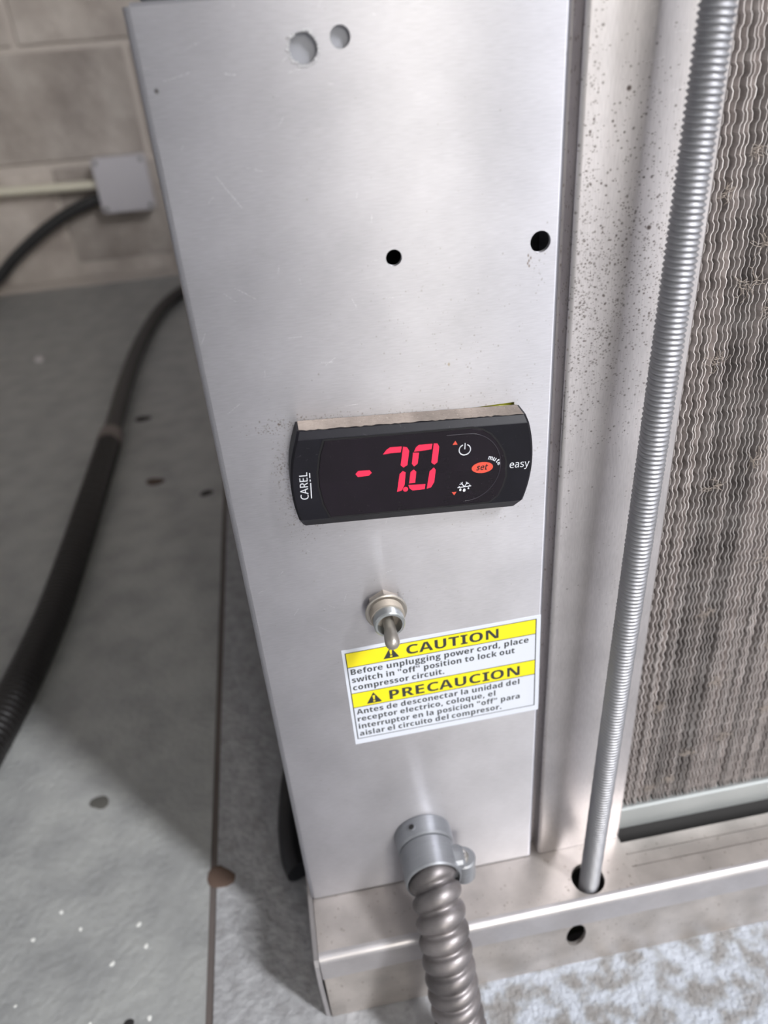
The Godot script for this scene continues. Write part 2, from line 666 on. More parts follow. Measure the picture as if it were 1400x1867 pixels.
func unit() -> void:
	var base := Vector3(-66, -FLOOR, 0)
	var u := thing("condensing_unit", base, "brushed aluminium refrigeration condensing unit with finned coil, standing on the concrete floor", "machine")
	# front sheet
	var w := 512
	var h := 1680
	var img := sheet_img(w, h, rgb(188, 187, 193), 0.035, 0.04, 11)
	var px := func(x: float, y: float) -> Vector2: return Vector2((x + 66.0) / 116.0 * w, (141.0 - y) / 380.5 * h)
	var grime := rgb(104, 92, 84)
	for d in [[-38, 24, 10, 1.2, 260, 0.5], [-10, 22, 16, 1.2, 240, 0.45], [-46, 5, 2.0, 9, 300, 0.45], [-44, -10, 2.5, 6, 160, 0.5], [44, 66, 1.2, 4, 30, 0.4], [10, 30, 18, 14, 90, 0.4], [30, 48, 14, 16, 60, 0.5], [0, 60, 12, 12, 60, 0.4], [30, -22, 8, 3, 60, 0.4], [45, 0, 3, 20, 60, 0.4], [-10, -57, 5, 6, 60, 0.35], [-38, -14, 4, 4, 60, 0.5]]:
		var p: Vector2 = px.call(d[0], d[1])
		spatter(img, d[4], p.x, p.y, d[2] * 4.4, d[3] * 4.4, 0.5, 1.5, grime, d[5])
	spatter(img, 260, w / 2.0, h / 2.0, w * 0.35, h * 0.3, 0.4, 1.3, rgb(120, 112, 106), 0.5)
	for k in 5:
		var p: Vector2 = px.call(40.5 + rng.randf() * 1.2, 69.5 - k * 0.8)
		dab(img, p.x, p.y, 1.2, 2.4, rgb(95, 78, 66), 0.7)
	var stain: Vector2 = px.call(14, 37.5)
	dab(img, stain.x, stain.y, 2.0, 3.0, rgb(150, 132, 104), 0.6)
	for k in 46:
		var a := Vector2(rng.randf_range(0, w * 0.55), rng.randf_range(0, h * 0.55))
		scratch(img, a, a + Vector2(rng.randf_range(-22, 22), rng.randf_range(-14, 14)), rgb(240, 240, 243), 0.55)
	for s4 in [[-61, 124.5, -54, 126], [-45, 125, -42, 124.5], [-28, 124, -22, 125.2], [-52, 101, -46, 92], [-52, 70, -46, 66]]:
		scratch(img, px.call(s4[0], s4[1]), px.call(s4[2], s4[3]), rgb(245, 245, 247), 0.8)
	var dent: Vector2 = px.call(-63.5, 122.5)
	dab(img, dent.x, dent.y, 3.0, 3.0, rgb(95, 92, 92), 0.8)
	panel_metal = mat(Color.WHITE, 0.42, 0.94)
	panel_metal.albedo_texture = ImageTexture.create_from_image(img)
	panel_metal.anisotropy_enabled = true
	panel_metal.anisotropy = -0.95
	var s := Shape.new(base)
	s.plate(-64.0, 48.4, -239.4, 140.2, 0.0, [[-22.6, 128.4, 3.7, 5.2], [-12.8, 130.2, 2.7, 4.0], [-2.4, 72.9, 2.45, 4.0], [43.3, 72.6, 3.25, 4.6]], 1.6, [[-35.8, 36.0, -11.0, 20.3]])
	var bend := []
	for k in 7:
		var t := PI / 2 * k / 6
		bend.append(Vector2(48.4 + 1.7 * sin(t), -1.7 + 1.7 * cos(t)))
	bend.append(Vector2(50.1, -20))
	s.draw_y(bend, -239.4, 140.2, [2, 2, 2, 2, 2, 2, -1])
	var left := [Vector2(-66, -20)]
	for k in 7:
		var t := PI / 2 * k / 6
		left.append(Vector2(-64.0 - 2.0 * cos(t), -2.0 + 2.0 * sin(t)))
	s.draw_y(left, -239.4, 140.2, [-1, 3, 3, 3, 3, 3, 3])
	s.draw_x([Vector2(141.0, -1.0), Vector2(140.2, 0.0)], -64.0, 48.4)
	s.draw_x([Vector2(141.0, -20.0), Vector2(141.0, -1.0)], -64.0, 48.4)
	part("front_sheet", s, panel_metal, u)
	# punched burr round the ragged hole
	var bur := Shape.new(base)
	bur.smooth(-1)
	for k in 26:
		var t := TAU * k / 26.0
		var r := 3.75 + rng.randf_range(0.0, 0.5)
		bur.box(Vector3(-22.6 + cos(t) * r, 128.4 + sin(t) * r, 0.1), Vector3(rng.randf_range(0.4, 1.1), rng.randf_range(0.4, 1.0), rng.randf_range(0.3, 0.7)), 0.1)
	part("burr", bur, mat(rgb(196, 196, 199), 0.4, 0.8), u)
	# grey bracket close behind the two upper holes
	var br := Shape.new(base)
	br.box(Vector3(-20, 126, -3.2), Vector3(44, 26, 2), 0.3)
	part("bracket", br, mat(rgb(150, 151, 157), 0.5, 0.4), u)
	# sheet cabinet behind
	var dim := mat(rgb(150, 150, 153), 0.45, 0.8)
	var sh := Shape.new(base)
	sh.box(Vector3(-65.2, -49, -290), Vector3(1.6, 380, 540), 0.2)
	sh.box(Vector3(317, 140.2, -290), Vector3(766, 1.6, 540), 0.2)
	sh.box(Vector3(317, 310, -290), Vector3(766, 338, 536), 4)
	sh.box(Vector3(699, -49, -290), Vector3(1.6, 380, 540), 0.2)
	sh.box(Vector3(317, -49, -560), Vector3(766, 380, 1.6), 0.2)
	part("cabinet_shell", sh, dim, u)
	var inner := Shape.new(base)
	inner.box(Vector3(-7, -49, -60), Vector3(112, 370, 2), 0.2)
	inner.box(Vector3(420, -49, -70), Vector3(650, 370, 2), 0.2)
	part("inner_wall", inner, mat(rgb(70, 70, 74), 0.7, 0.2), u)
	# corner post
	var pw := 300
	var ph := 1680
	var pimg := sheet_img(pw, ph, rgb(208, 203, 203), 0.045, 0.04, 61, true)
	# uv u runs over the whole section: side 12 mm, bend, face 44 mm
	var total := 56.0
	var ppx := func(x: float, y: float) -> Vector2: return Vector2((x - 54.0 + 11.0) / total * pw, (140.0 - y) / 380.0 * ph)
	for d in [[66, 95, 8, 16, 160, 0.75], [68, 62, 9, 16, 520, 0.8], [60, 48, 4, 16, 300, 0.7], [74, 45, 4, 20, 180, 0.8], [64, 20, 6, 14, 150, 0.6], [92, 40, 2.5, 40, 300, 0.6], [56, 70, 1.0, 50, 300, 0.6], [70, 110, 8, 18, 60, 0.6], [72, -20, 9, 40, 60, 0.5]]:
		var p: Vector2 = ppx.call(d[0], d[1])
		spatter(pimg, int(d[4] * 1.9), p.x, p.y, d[2] * 5.2, d[3] * 4.4, 0.45, 1.7, rgb(84, 76, 72), d[5])
	for k in 500:
		dab(pimg, rng.randf() * 58.0, rng.randf() * ph, rng.randf_range(0.5, 2.0), rng.randf_range(0.5, 3.0), rgb(120, 106, 98), 0.5)
	for k in 40:
		var a: Vector2 = ppx.call(rng.randf_range(56, 72), rng.randf_range(-200, 130))
		scratch(pimg, a, a + Vector2(rng.randf_range(6, 30), rng.randf_range(-14, 3)), rgb(236, 232, 232), 0.6)
	for q in [[76.5, -3.5], [70, 73], [63, 112]]:
		var p: Vector2 = ppx.call(q[0], q[1])
		dab(pimg, p.x, p.y, 3.0, 3.6, rgb(70, 60, 56), 0.8)
	var post_metal := mat(Color.WHITE, 0.34, 0.85)
	post_metal.albedo_texture = ImageTexture.create_from_image(pimg)
	post_metal.anisotropy_enabled = true
	post_metal.anisotropy = -0.4
	var po := Shape.new(base)
	var prof := [Vector2(50.7, -14.0), Vector2(50.8, -8.0), Vector2(53.5, -7.8)]
	for k in 6:
		var t := PI / 2 * k / 5
		prof.append(Vector2(55.4 - 1.8 * cos(t), -1.8 + 1.8 * sin(t)))
	prof += [Vector2(97.4, 0.0), Vector2(98.2, -0.8), Vector2(98.2, -24.0)]
	po.draw_y(prof, -239.8, 140.0, [-1, -1, -1, 2, 2, 2, 2, 2, -1, -1, -1])
	part("corner_post", po, post_metal, u)
	# coil: a pack of wavy fins
	var co := Shape.new(base)
	for k in 15:
		co.lathe(Vector3(97, 128 - k * 25.4, -17), Vector3(1, 0, 0), [Vector2(0, 4.8), Vector2(600, 4.8)], 12)
	var coil := part("condenser_coil", co, mat(rgb(150, 108, 84), 0.6, 0.5), u)
	coil.set_meta("label", "condenser coil of wavy dusty fins on copper tubes")
	var fin_mats := []
	for t in [0.9, 1.0, 1.1]:
		var fm := mat(Color.WHITE, 0.6, 0.15)
		fm.albedo_texture = noise_tex(0.02, 90 + int(t * 10), [[0.0, rgb(162 * t, 155 * t, 152 * t)], [0.5, rgb(196 * t, 189 * t, 186 * t)], [1.0, rgb(224 * t, 219 * t, 216 * t)]], 5, 256)
		fm.uv1_triplanar = true
		fm.uv1_world_triplanar = true
		fm.uv1_scale = Vector3(60, 12, 12)
		fin_mats.append(fm)
	var fin_meshes := []
	for k in 4:
		fin_meshes.append(fin_mesh(k))
	var x := 99.4
	var nf := 0
	while x < 340.0:
		var fi := MeshInstance3D.new()
		fi.name = "fin"
		fi.mesh = fin_meshes[nf % 4]
		fi.material_override = fin_mats[rng.randi() % 3]
		coil.add_child(fi, true)
		fi.position = Vector3(x + 66 + rng.randf_range(-0.28, 0.28), FLOOR - 43.0, -5.0 + rng.randf_range(-0.3, 0.3)) * 0.001
		fi.rotation.z = rng.randfn() * 0.0006
		x += 1.86
		nf += 1
	var rest := Shape.new(base)
	rest.box(Vector3(522, -49, -8), Vector3(356, 380, 12), 0.4)
	part("blank_sheet", rest, dim, u)
	var lo := Shape.new(base)
	lo.draw_x([Vector2(-237.0, -3.0), Vector2(-222.5, -3.0), Vector2(-221.5, -4.0), Vector2(-221.5, -34.0)], 98.3, 344)
	lo.draw_x([Vector2(-237.0, -34.0), Vector2(-237.0, -3.0)], 98.3, 344)
	part("coil_channel", lo, mat(rgb(156, 160, 160), 0.5, 0.35), u)
	base_rail(u, base)


# one corrugated sheet, its front edge at z = 0, 357 mm tall about its middle
func fin_mesh(k: int) -> ArrayMesh:
	var s := Shape.new()
	var th := 0.13
	var rows := []
	var y := -178.5
	var i := 0
	var drift := rng.randf_range(-0.15, 0.15)
	while y < 179.0:
		var dx: float = (0.33 if i % 4 < 2 else -0.33) + drift + rng.randfn() * 0.06 + 0.25 * sin(y * 0.05 + k * 1.7)
		rows.append([Vector3(dx - th, y, -24), Vector3(dx - th, y, 0), Vector3(dx + th, y, 0), Vector3(dx + th, y, -24)])
		y += 2.1 if i % 2 == 0 else 1.05
		i += 1
	s.smooth(-1)
	for j in rows.size() - 1:
		s.grid([rows[j], rows[j + 1]])
	return s.done()


func base_rail(u: Node3D, base: Vector3) -> void:
	var img := sheet_img(1024, 512, rgb(196, 189, 184), 0.02, 0.11, 141)
	spatter(img, 2200, 512, 256, 400, 200, 0.5, 3.4, rgb(112, 98, 88), 0.5)
	spatter(img, 260, 512, 256, 400, 200, 0.5, 2.0, rgb(222, 215, 206), 0.5)
	spatter(img, 700, 250, 250, 60, 60, 0.5, 2.0, rgb(120, 104, 92), 0.4)
	var dusty := mat(Color.WHITE, 0.42, 0.7)
	dusty.albedo_texture = ImageTexture.create_from_image(img)
	var img2 := sheet_img(1024, 512, rgb(203, 199, 200), 0.04, 0.05, 151)
	spatter(img2, 300, 512, 256, 400, 200, 0.5, 2.0, rgb(140, 128, 120), 0.4)
	var clean := mat(Color.WHITE, 0.36, 0.75)
	clean.albedo_texture = ImageTexture.create_from_image(img2)
	# ledge with the hole for the rod: a plate turned to face up
	var flat := Transform3D(Basis(Vector3(1, 0, 0), -PI / 2), Vector3(0, -240, 0))
	var l := Shape.new(base, flat)
	l.uvk = Vector2(0.005, 0.01)
	l.plate(-65, 98, -27.0, 30.0, 0.0, [[73.7, -18.4, 8.3, 8.55]], 3.0)
	part("ledge", l, dusty, u)
	var r := Shape.new(base)
	r.draw_x([Vector2(-240, 27.0), Vector2(-240, 17.2), Vector2(-241.4, 17.2), Vector2(-241.4, 16.7), Vector2(-240, 16.7), Vector2(-240, 10.2), Vector2(-241.2, 10.2), Vector2(-241.2, 9.8), Vector2(-240, 9.8), Vector2(-240, 3.2), Vector2(-242.5, 2.8), Vector2(-252, 2.8)], 98, 700)
	part("ledge", r, dusty, u)
	var lip := Shape.new(base)
	var prof := [Vector2(-257.2, 29.4), Vector2(-257.2, 31.0), Vector2(-244.0, 31.0)]
	for k in 7:
		var t := PI / 2 * k / 6
		prof.append(Vector2(-244.0 + 4.0 * sin(t), 27.0 + 4.0 * cos(t)))
	lip.draw_x(prof, -65, 700, [-1, -1, -1, 2, 2, 2, 2, 2, 2])
	part("front_lip", lip, clean, u)
	var low := Shape.new(base)
	low.uvk = Vector2(0.005, 0.01)
	low.plate(-64.5, 700, -296.8, -257.2, 29.4, [[65, -269.4, 5.2, 11.0, 9.6]], 2.0)
	low.draw_x([Vector2(-296.8, 26.0), Vector2(-296.8, 29.4)], -64.5, 700)
	part("skirt", low, dusty, u)
	var box := Shape.new(base)
	box.box(Vector3(317, -290, -265), Vector3(760, 12, 560), 1)
	part("base_pan", box, mat(rgb(120, 118, 116), 0.6, 0.4), u)
	var e := Shape.new(base, Transform3D(Basis(Vector3(0, 1, 0), -PI / 2), Vector3.ZERO))
	# turned plate: local x is z, local z is -x
	e.poly([Vector2(-30, -296.9), Vector2(29.0, -296.9), Vector2(33.2, -258.0), Vector2(32.4, -243.0), Vector2(30.5, -240.0), Vector2(0.5, -238.4), Vector2(-30, -238.4)], 65.2, 67.4, 0.5)
	part("end_plate", e, clean, u)


# ---------------------------------------------------------------- threaded rod
func rod() -> void:
	var a := Vector3(73.4, -266, 19.8)
	var b := Vector3(83.2, 170, 15.6)
	var path := []
	var n := int(a.distance_to(b) / 0.3)
	for i in n + 1:
		path.append(a.lerp(b, float(i) / n))
	var s := Shape.new(a)
	var pitch := 1.75
	s.tube(path, 5.05, 22, func(l, t):
		var f := fposmod(l / pitch + t, 1.0)
		return -absf(f - 0.5) * 2.1)
	var m := mat(rgb(168, 168, 172), 0.52, 0.85)
	var o := part("threaded_rod", s, m)
	tag(o, "zinc plated threaded rod standing upright in front of the coil, sunk in a ledge hole", "rod")


# ---------------------------------------------------------------- temperature controller
func controller() -> void:
	var xf := Transform3D(Basis(Vector3(0, 0, 1), deg_to_rad(-3.9)), Vector3(-1.8, 3.4, 0))
	var base := Vector3(-1.8, 3.4, 0)
	var t := thing("temperature_controller", base, "black digital temperature controller reading minus 7.0, set askew in the aluminium sheet", "controller")
	var img := sheet_img(512, 256, rgb(26, 25, 31), 0.05, 0.12, 201)
	spatter(img, 500, 256, 128, 220, 110, 0.4, 1.1, rgb(150, 146, 142), 0.35)
	for k in 30:
		var a := Vector2(rng.randf() * 512, rng.randf() * 90)
		scratch(img, a, a + Vector2(rng.randf_range(-12, 12), rng.randf_range(-6, 6)), rgb(120, 118, 120), 0.5)
	var plastic := mat(Color.WHITE, 0.42)
	plastic.metallic_specular = 0.32
	plastic.albedo_texture = ImageTexture.create_from_image(img)
	var half := func(v: float) -> float: return 38.2 + sqrt(51.0 * 51.0 - v * v) - sqrt(51.0 * 51.0 - 18.2 * 18.2)
	var st := [[-18.4, 0.0], [-18.4, 6.4], [-14.3, 9.7]]
	for k in 13:
		st.append([-14.1 + 30.1 * k / 12.0, 9.9 + 0.15 * sin(PI * k / 12.0)])
	st += [[16.2, 9.7], [18.2, 8.0], [18.2, 0.0]]
	var b := Shape.new(base, xf)
	var rows := []
	for q in st:
		var hw: float = half.call(q[0])
		rows.append([Vector3(-hw, q[0], 0.0), Vector3(-hw, q[0], maxf(q[1] - 0.8, 0.0)), Vector3(-hw + 0.8, q[0], q[1]), Vector3(hw - 0.8, q[0], q[1]), Vector3(hw, q[0], maxf(q[1] - 0.8, 0.0)), Vector3(hw, q[0], 0.0)])
	for i in rows.size() - 1:
		for j in 5:
			b.smooth(j + 1 if i > 2 and i < 14 else -1)
			var p: Array = [rows[i][j], rows[i][j + 1], rows[i + 1][j + 1], rows[i + 1][j]]
			var uv := p.map(func(e): return Vector2(e.x / 84.0 + 0.5, 0.5 - e.y / 38.0))
			b.quad(p[0], p[1], p[2], p[3], uv[0], uv[1], uv[2], uv[3])
	part("bezel", b, plastic, t)
	var dust := Shape.new(base, xf)
	var dimg := sheet_img(512, 64, rgb(154, 142, 133), 0.08, 0.15, 211)
	spatter(dimg, 900, 256, 32, 240, 30, 0.5, 1.4, rgb(96, 84, 74), 0.6)
	spatter(dimg, 500, 256, 32, 240, 30, 0.5, 1.2, rgb(226, 216, 202), 0.7)
	var dm := mat(Color.WHITE, 0.95)
	dm.albedo_texture = ImageTexture.create_from_image(dimg)
	dust.smooth(-1)
	var pa := []
	var pb := []
	for k in 61:
		var uu := -37.6 + 75.0 * k / 60.0
		pa.append(Vector3(uu, 18.2 + 0.25 + rng.randf() * 0.12, 0.2))
		pb.append(Vector3(uu, 18.2 + 0.12 + rng.randf() * 0.1, 7.6 + rng.randf_range(-0.5, 0.35)))
	dust.grid([pb, pa])
	part("dust_layer", dust, dm, t)
	# window
	var win := [Vector2(-29.9, 15.4), Vector2(-31.5, 10.3), Vector2(-32.4, 4.0), Vector2(-32.3, -1.5), Vector2(-31.1, -8.4), Vector2(-28.9, -13.7), Vector2(27.0, -13.4), Vector2(29.9, -10.9), Vector2(31.4, -7.4), Vector2(32.2, -3.4), Vector2(31.8, 2.1), Vector2(30.6, 6.2), Vector2(28.4, 9.8), Vector2(25.9, 12.8), Vector2(22.6, 15.0), Vector2(19.5, 15.7)]
	var grv := Shape.new(base, xf)
	var big := Geometry2D.offset_polygon(PackedVector2Array(win), 0.45)
	grv.poly(Array(big[0]), 9.6, 10.08)
	part("groove", grv, mat(rgb(14, 13, 16), 0.6), t)
	var wimg := sheet_img(512, 256, rgb(26, 20, 27), 0.03, 0.1, 221)
	spatter(wimg, 700, 256, 128, 200, 90, 0.4, 1.0, rgb(150, 142, 144), 0.35)
	spatter(wimg, 200, 230, 110, 90, 40, 0.4, 0.9, rgb(140, 112, 110), 0.35)
	var glass := mat(Color.WHITE, 0.14)
	glass.metallic_specular = 0.38
	glass.albedo_texture = ImageTexture.create_from_image(wimg)
	var ws := Shape.new(base, xf)
	ws.uvs = 1.0 / 66.0
	ws.poly(win, 9.8, 10.35, 0.3)
	var window := part("display_window", ws, glass, t)
	# raised rim round the keypad end
	var rim := Shape.new(base, xf)
	var arc := []
	for k in 29:
		var a := PI / 2 - PI * k / 28.0
		arc.append(Vector3(18.0 + 11.9 * cos(a), 1.0 + 12.9 * sin(a), 10.36))
	arc.push_front(Vector3(10.5, 13.9, 10.36))
	rim.tube(arc, 0.16, 6)
	part("keypad_rim", rim, mat(rgb(52, 48, 56), 0.2), window)
	var led := mat(rgb(60, 6, 12), 0.4)
	led.emission_enabled = true
	led.emission = rgb(255, 44, 82)
	led.emission_energy_multiplier = 1.25
	var segs := [
		[[-20.04, 2.38], [-19.07, 3.48], [-15.28, 3.39], [-14.59, 2.39], [-15.55, 1.41], [-19.24, 1.23]],
		[[-10.74, 8.88], [-9.6, 10.4], [-8.38, 11.26], [-4.5, 11.23], [-4.84, 9.13], [-7.91, 9.15]],
		[[-4.02, 11.13], [-2.72, 10.76], [-1.99, 9.39], [-2.53, 4.17], [-3.84, 3.36], [-4.8, 4.26]],
		[[-4.07, 2.05], [-3.1, 1.42], [-3.42, -3.31], [-4.37, -5.42], [-5.96, -5.81], [-5.14, 0.94]],
		[[-0.32, 8.98], [0.3, 10.5], [1.3, 11.31], [5.82, 11.3], [5.52, 9.37], [1.94, 9.04]],
		[[6.3, 11.39], [7.5, 11.28], [8.14, 10.05], [7.72, 4.28], [6.66, 3.45], [5.66, 4.34]],
		[[-0.67, 8.62], [1.36, 8.44], [0.95, 4.38], [-0.23, 3.42], [-0.97, 4.43]],
		[[-0.34, 2.23], [0.53, 1.34], [0.23, -2.85], [-1.84, -2.92], [-1.41, 1.39]],
		[[-2.07, -3.58], [3.8, -3.75], [3.6, -5.67], [-0.58, -5.8], [-1.69, -4.86]],
		[[6.57, 2.38], [7.21, 1.38], [6.86, -3.23], [5.81, -5.2], [4.34, -5.6], [5.15, 1.03]],
	]
	for g in segs:
		var sg := Shape.new(base, xf)
		sg.poly(g.map(func(e): return Vector2(e[0], e[1])), 10.3, 10.42)
		part("display_segment", sg, led, window)
	var dp := Shape.new(base, xf)
	dp.lathe(Vector3(-3.05, -5.1, 10.3), Vector3(0, 0, 1), [Vector2(0, 0.88), Vector2(0.12, 0.88)], 20)
	part("display_point", dp, led, window)
	# printed marks
	var white := mat(rgb(222, 224, 230), 0.5)
	var red := mat(rgb(226, 84, 64), 0.5)
	var ink := mat(rgb(46, 24, 24), 0.5)
	for g in [[[12.68, 10.3], [14.37, 10.28], [13.6, 11.75]], [[13.2, -7.95], [14.9, -7.9], [14.1, -9.2]]]:
		var sg := Shape.new(base, xf)
		sg.poly(g.map(func(e): return Vector2(e[0], e[1])), 10.3, 10.4)
		part("arrow_mark", sg, red, window)
	var pw := Shape.new(base, xf)
	var ring := []
	for k in 33:
		var a := PI / 2 + 0.38 + (TAU - 0.76) * k / 32.0
		ring.append(Vector3(16.97 + 1.95 * cos(a), 8.1 + 1.95 * sin(a), 10.36))
	pw.tube(ring, 0.2, 6)
	pw.tube([Vector3(16.95, 8.35, 10.36), Vector3(16.95, 10.6, 10.36)], 0.2, 6)
	part("power_mark", pw, white, window)
	var el := []
	for k in 40:
		el.append(Vector2(23.5 + 3.75 * cos(TAU * k / 40), 0.78 + 2.08 * sin(TAU * k / 40)))
	var bt := Shape.new(base, xf)
	bt.poly(el, 10.3, 10.5)
	var set_button := part("set_button", bt, red, window)
	var sn := Shape.new(base, xf)
	var c := Vector3(17.55, -6.2, 10.36)
	for e in [Vector2(-2.4, -0.15), Vector2(2.4, 0.15), Vector2(-1.3, 1.75), Vector2(1.05, 1.75)]:
		sn.tube([c, c + Vector3(e.x, e.y, 0)], 0.17, 6)
	for e in [[-0.85, 1.15, -1.75, 1.1], [-0.85, 1.15, -0.75, 1.95], [0.7, 1.15, 0.55, 1.95], [0.7, 1.15, 1.6, 1.25], [-1.5, -0.1, -2.0, 0.5], [1.5, 0.1, 2.0, 0.75]]:
		sn.tube([c + Vector3(e[0], e[1], 0), c + Vector3(e[2], e[3], 0)], 0.14, 6)
	for e in [[16.2, -7.36, 0.4], [17.58, -7.66, 0.5], [19.05, -7.0, 0.3]]:
		var drop := []
		for k in 16:
			var a := TAU * k / 16
			drop.append(Vector2(e[0] + e[2] * cos(a), e[1] + e[2] * sin(a) * (1.6 if sin(a) > 0.5 else 1.0)))
		sn.poly(drop, 10.3, 10.4)
	part("defrost_mark", sn, white, window)
	letters("set", Vector3(21.6, -0.15, 10.52), 3.7, 2.3, ink, window, base, xf, true, 0.0, 0.2)
	var arcs := [["m", 25.3, 3.7, -0.25, 1.5], ["u", 26.85, 3.25, -0.5, 1.05], ["t", 28.0, 2.55, -0.75, 0.75], ["e", 28.55, 1.85, -0.95, 1.05]]
	for e in arcs:
		letters(e[0], Vector3(e[1], e[2], 10.37), e[4], 1.65, white, window, base, xf, true, e[3])
	letters("easy", Vector3(33.3, -0.55, 10.1), 7.0, 2.7, white, t, base, xf, false, 0.0)
	letters("CAREL", Vector3(-35.95, -5.75, 10.1), 10.2, 2.65, white, t, base, xf, false, PI / 2)
	var ul := Shape.new(base, xf)
	ul.box(Vector3(-35.0, -2.6, 10.08), Vector3(0.32, 5.9, 0.12))
	ul.box(Vector3(-35.1, 1.3, 10.08), Vector3(0.32, 0.7, 0.12))
	ul.box(Vector3(-35.15, 3.2, 10.08), Vector3(0.32, 1.8, 0.12))
	part("underline", ul, white, t)
	var bd := Shape.new(base, xf)
	bd.box(Vector3(0, -1.2, -20), Vector3(64, 22, 40.2), 0.6)
	part("housing", bd, mat(rgb(30, 30, 33), 0.6), t)
	var wo := Vector3(29, 18.9, -4)
	var wi := Shape.new(wo)
	wi.tube(spline([Vector3(10, 10, -26), Vector3(21, 16.5, -8), Vector3(27, 18.4, -2.8), Vector3(34, 18.0, -2.8), Vector3(42, 13, -9), Vector3(44, 4, -24)], 0.8), 1.5, 14)
	var wn := part("earth_wire", wi, mat(rgb(214, 214, 70), 0.4))
	tag(wn, "yellow green wire showing in the gap above the black controller's right end", "wire")


# ---------------------------------------------------------------- toggle switch
func toggle() -> void:
	var o := Vector3(-15, -57, 0)
	var t := thing("toggle_switch", o, "dusty nickel toggle switch with its lever down, above the caution sticker", "switch")
	var nickel := mat(rgb(182, 176, 168), 0.35, 0.85)
	var zinc := mat(rgb(196, 200, 200), 0.28, 0.9)
	var nimg := sheet_img(128, 128, rgb(170, 161, 151), 0.05, 0.2, 301)
	spatter(nimg, 500, 64, 64, 50, 50, 0.5, 1.3, rgb(94, 80, 66), 0.7)
	spatter(nimg, 200, 64, 64, 50, 50, 0.5, 1.2, rgb(226, 216, 200), 0.7)
	var dusty := mat(Color.WHITE, 0.5, 0.5)
	dusty.albedo_texture = ImageTexture.create_from_image(nimg)
	var z := Vector3(0, 0, 1)
	var a := Shape.new(o)
	a.lathe(o, z, [Vector2(0, 6.4), Vector2(4.2, 6.4), Vector2(4.8, 5.8)], 6, true, true, PI / 2)
	part("hex_nut", a, dusty, t)
	var b := Shape.new(o)
	b.lathe(o + z * 4.8, z, [Vector2(0, 7.4), Vector2(0.3, 8.1), Vector2(1.0, 8.1), Vector2(1.3, 7.6)], 40)
	part("washer", b, nickel, t)
	var r := Shape.new(o)
	var prof := []
	for k in 7:
		prof += [Vector2(6.1 + k * 0.5, 6.5), Vector2(6.35 + k * 0.5, 6.1)]
	prof += [Vector2(9.7, 6.4)]
	r.lathe(o, z, prof, 36)
	part("ring_nut", r, dusty, t)
	var s := Shape.new(o)
	s.lathe(o, z, [Vector2(9.0, 5.9), Vector2(13.4, 5.9), Vector2(13.9, 5.5), Vector2(13.9, 4.7), Vector2(8.0, 4.5), Vector2(8.0, 0.2)], 36, true, false)
	part("bushing", s, zinc, t)
	var l := Shape.new(o)
	var dir := Vector3(-0.02, -0.42, 0.9).normalized()
	l.lathe(o + Vector3(0, 0.5, 8.2), dir, [Vector2(0, 2.0), Vector2(5.0, 2.25), Vector2(9.5, 2.75), Vector2(11.5, 2.8), Vector2(12.8, 2.4), Vector2(13.6, 1.6), Vector2(14.0, 0.5)], 24, false)
	part("lever", l, nickel, t)


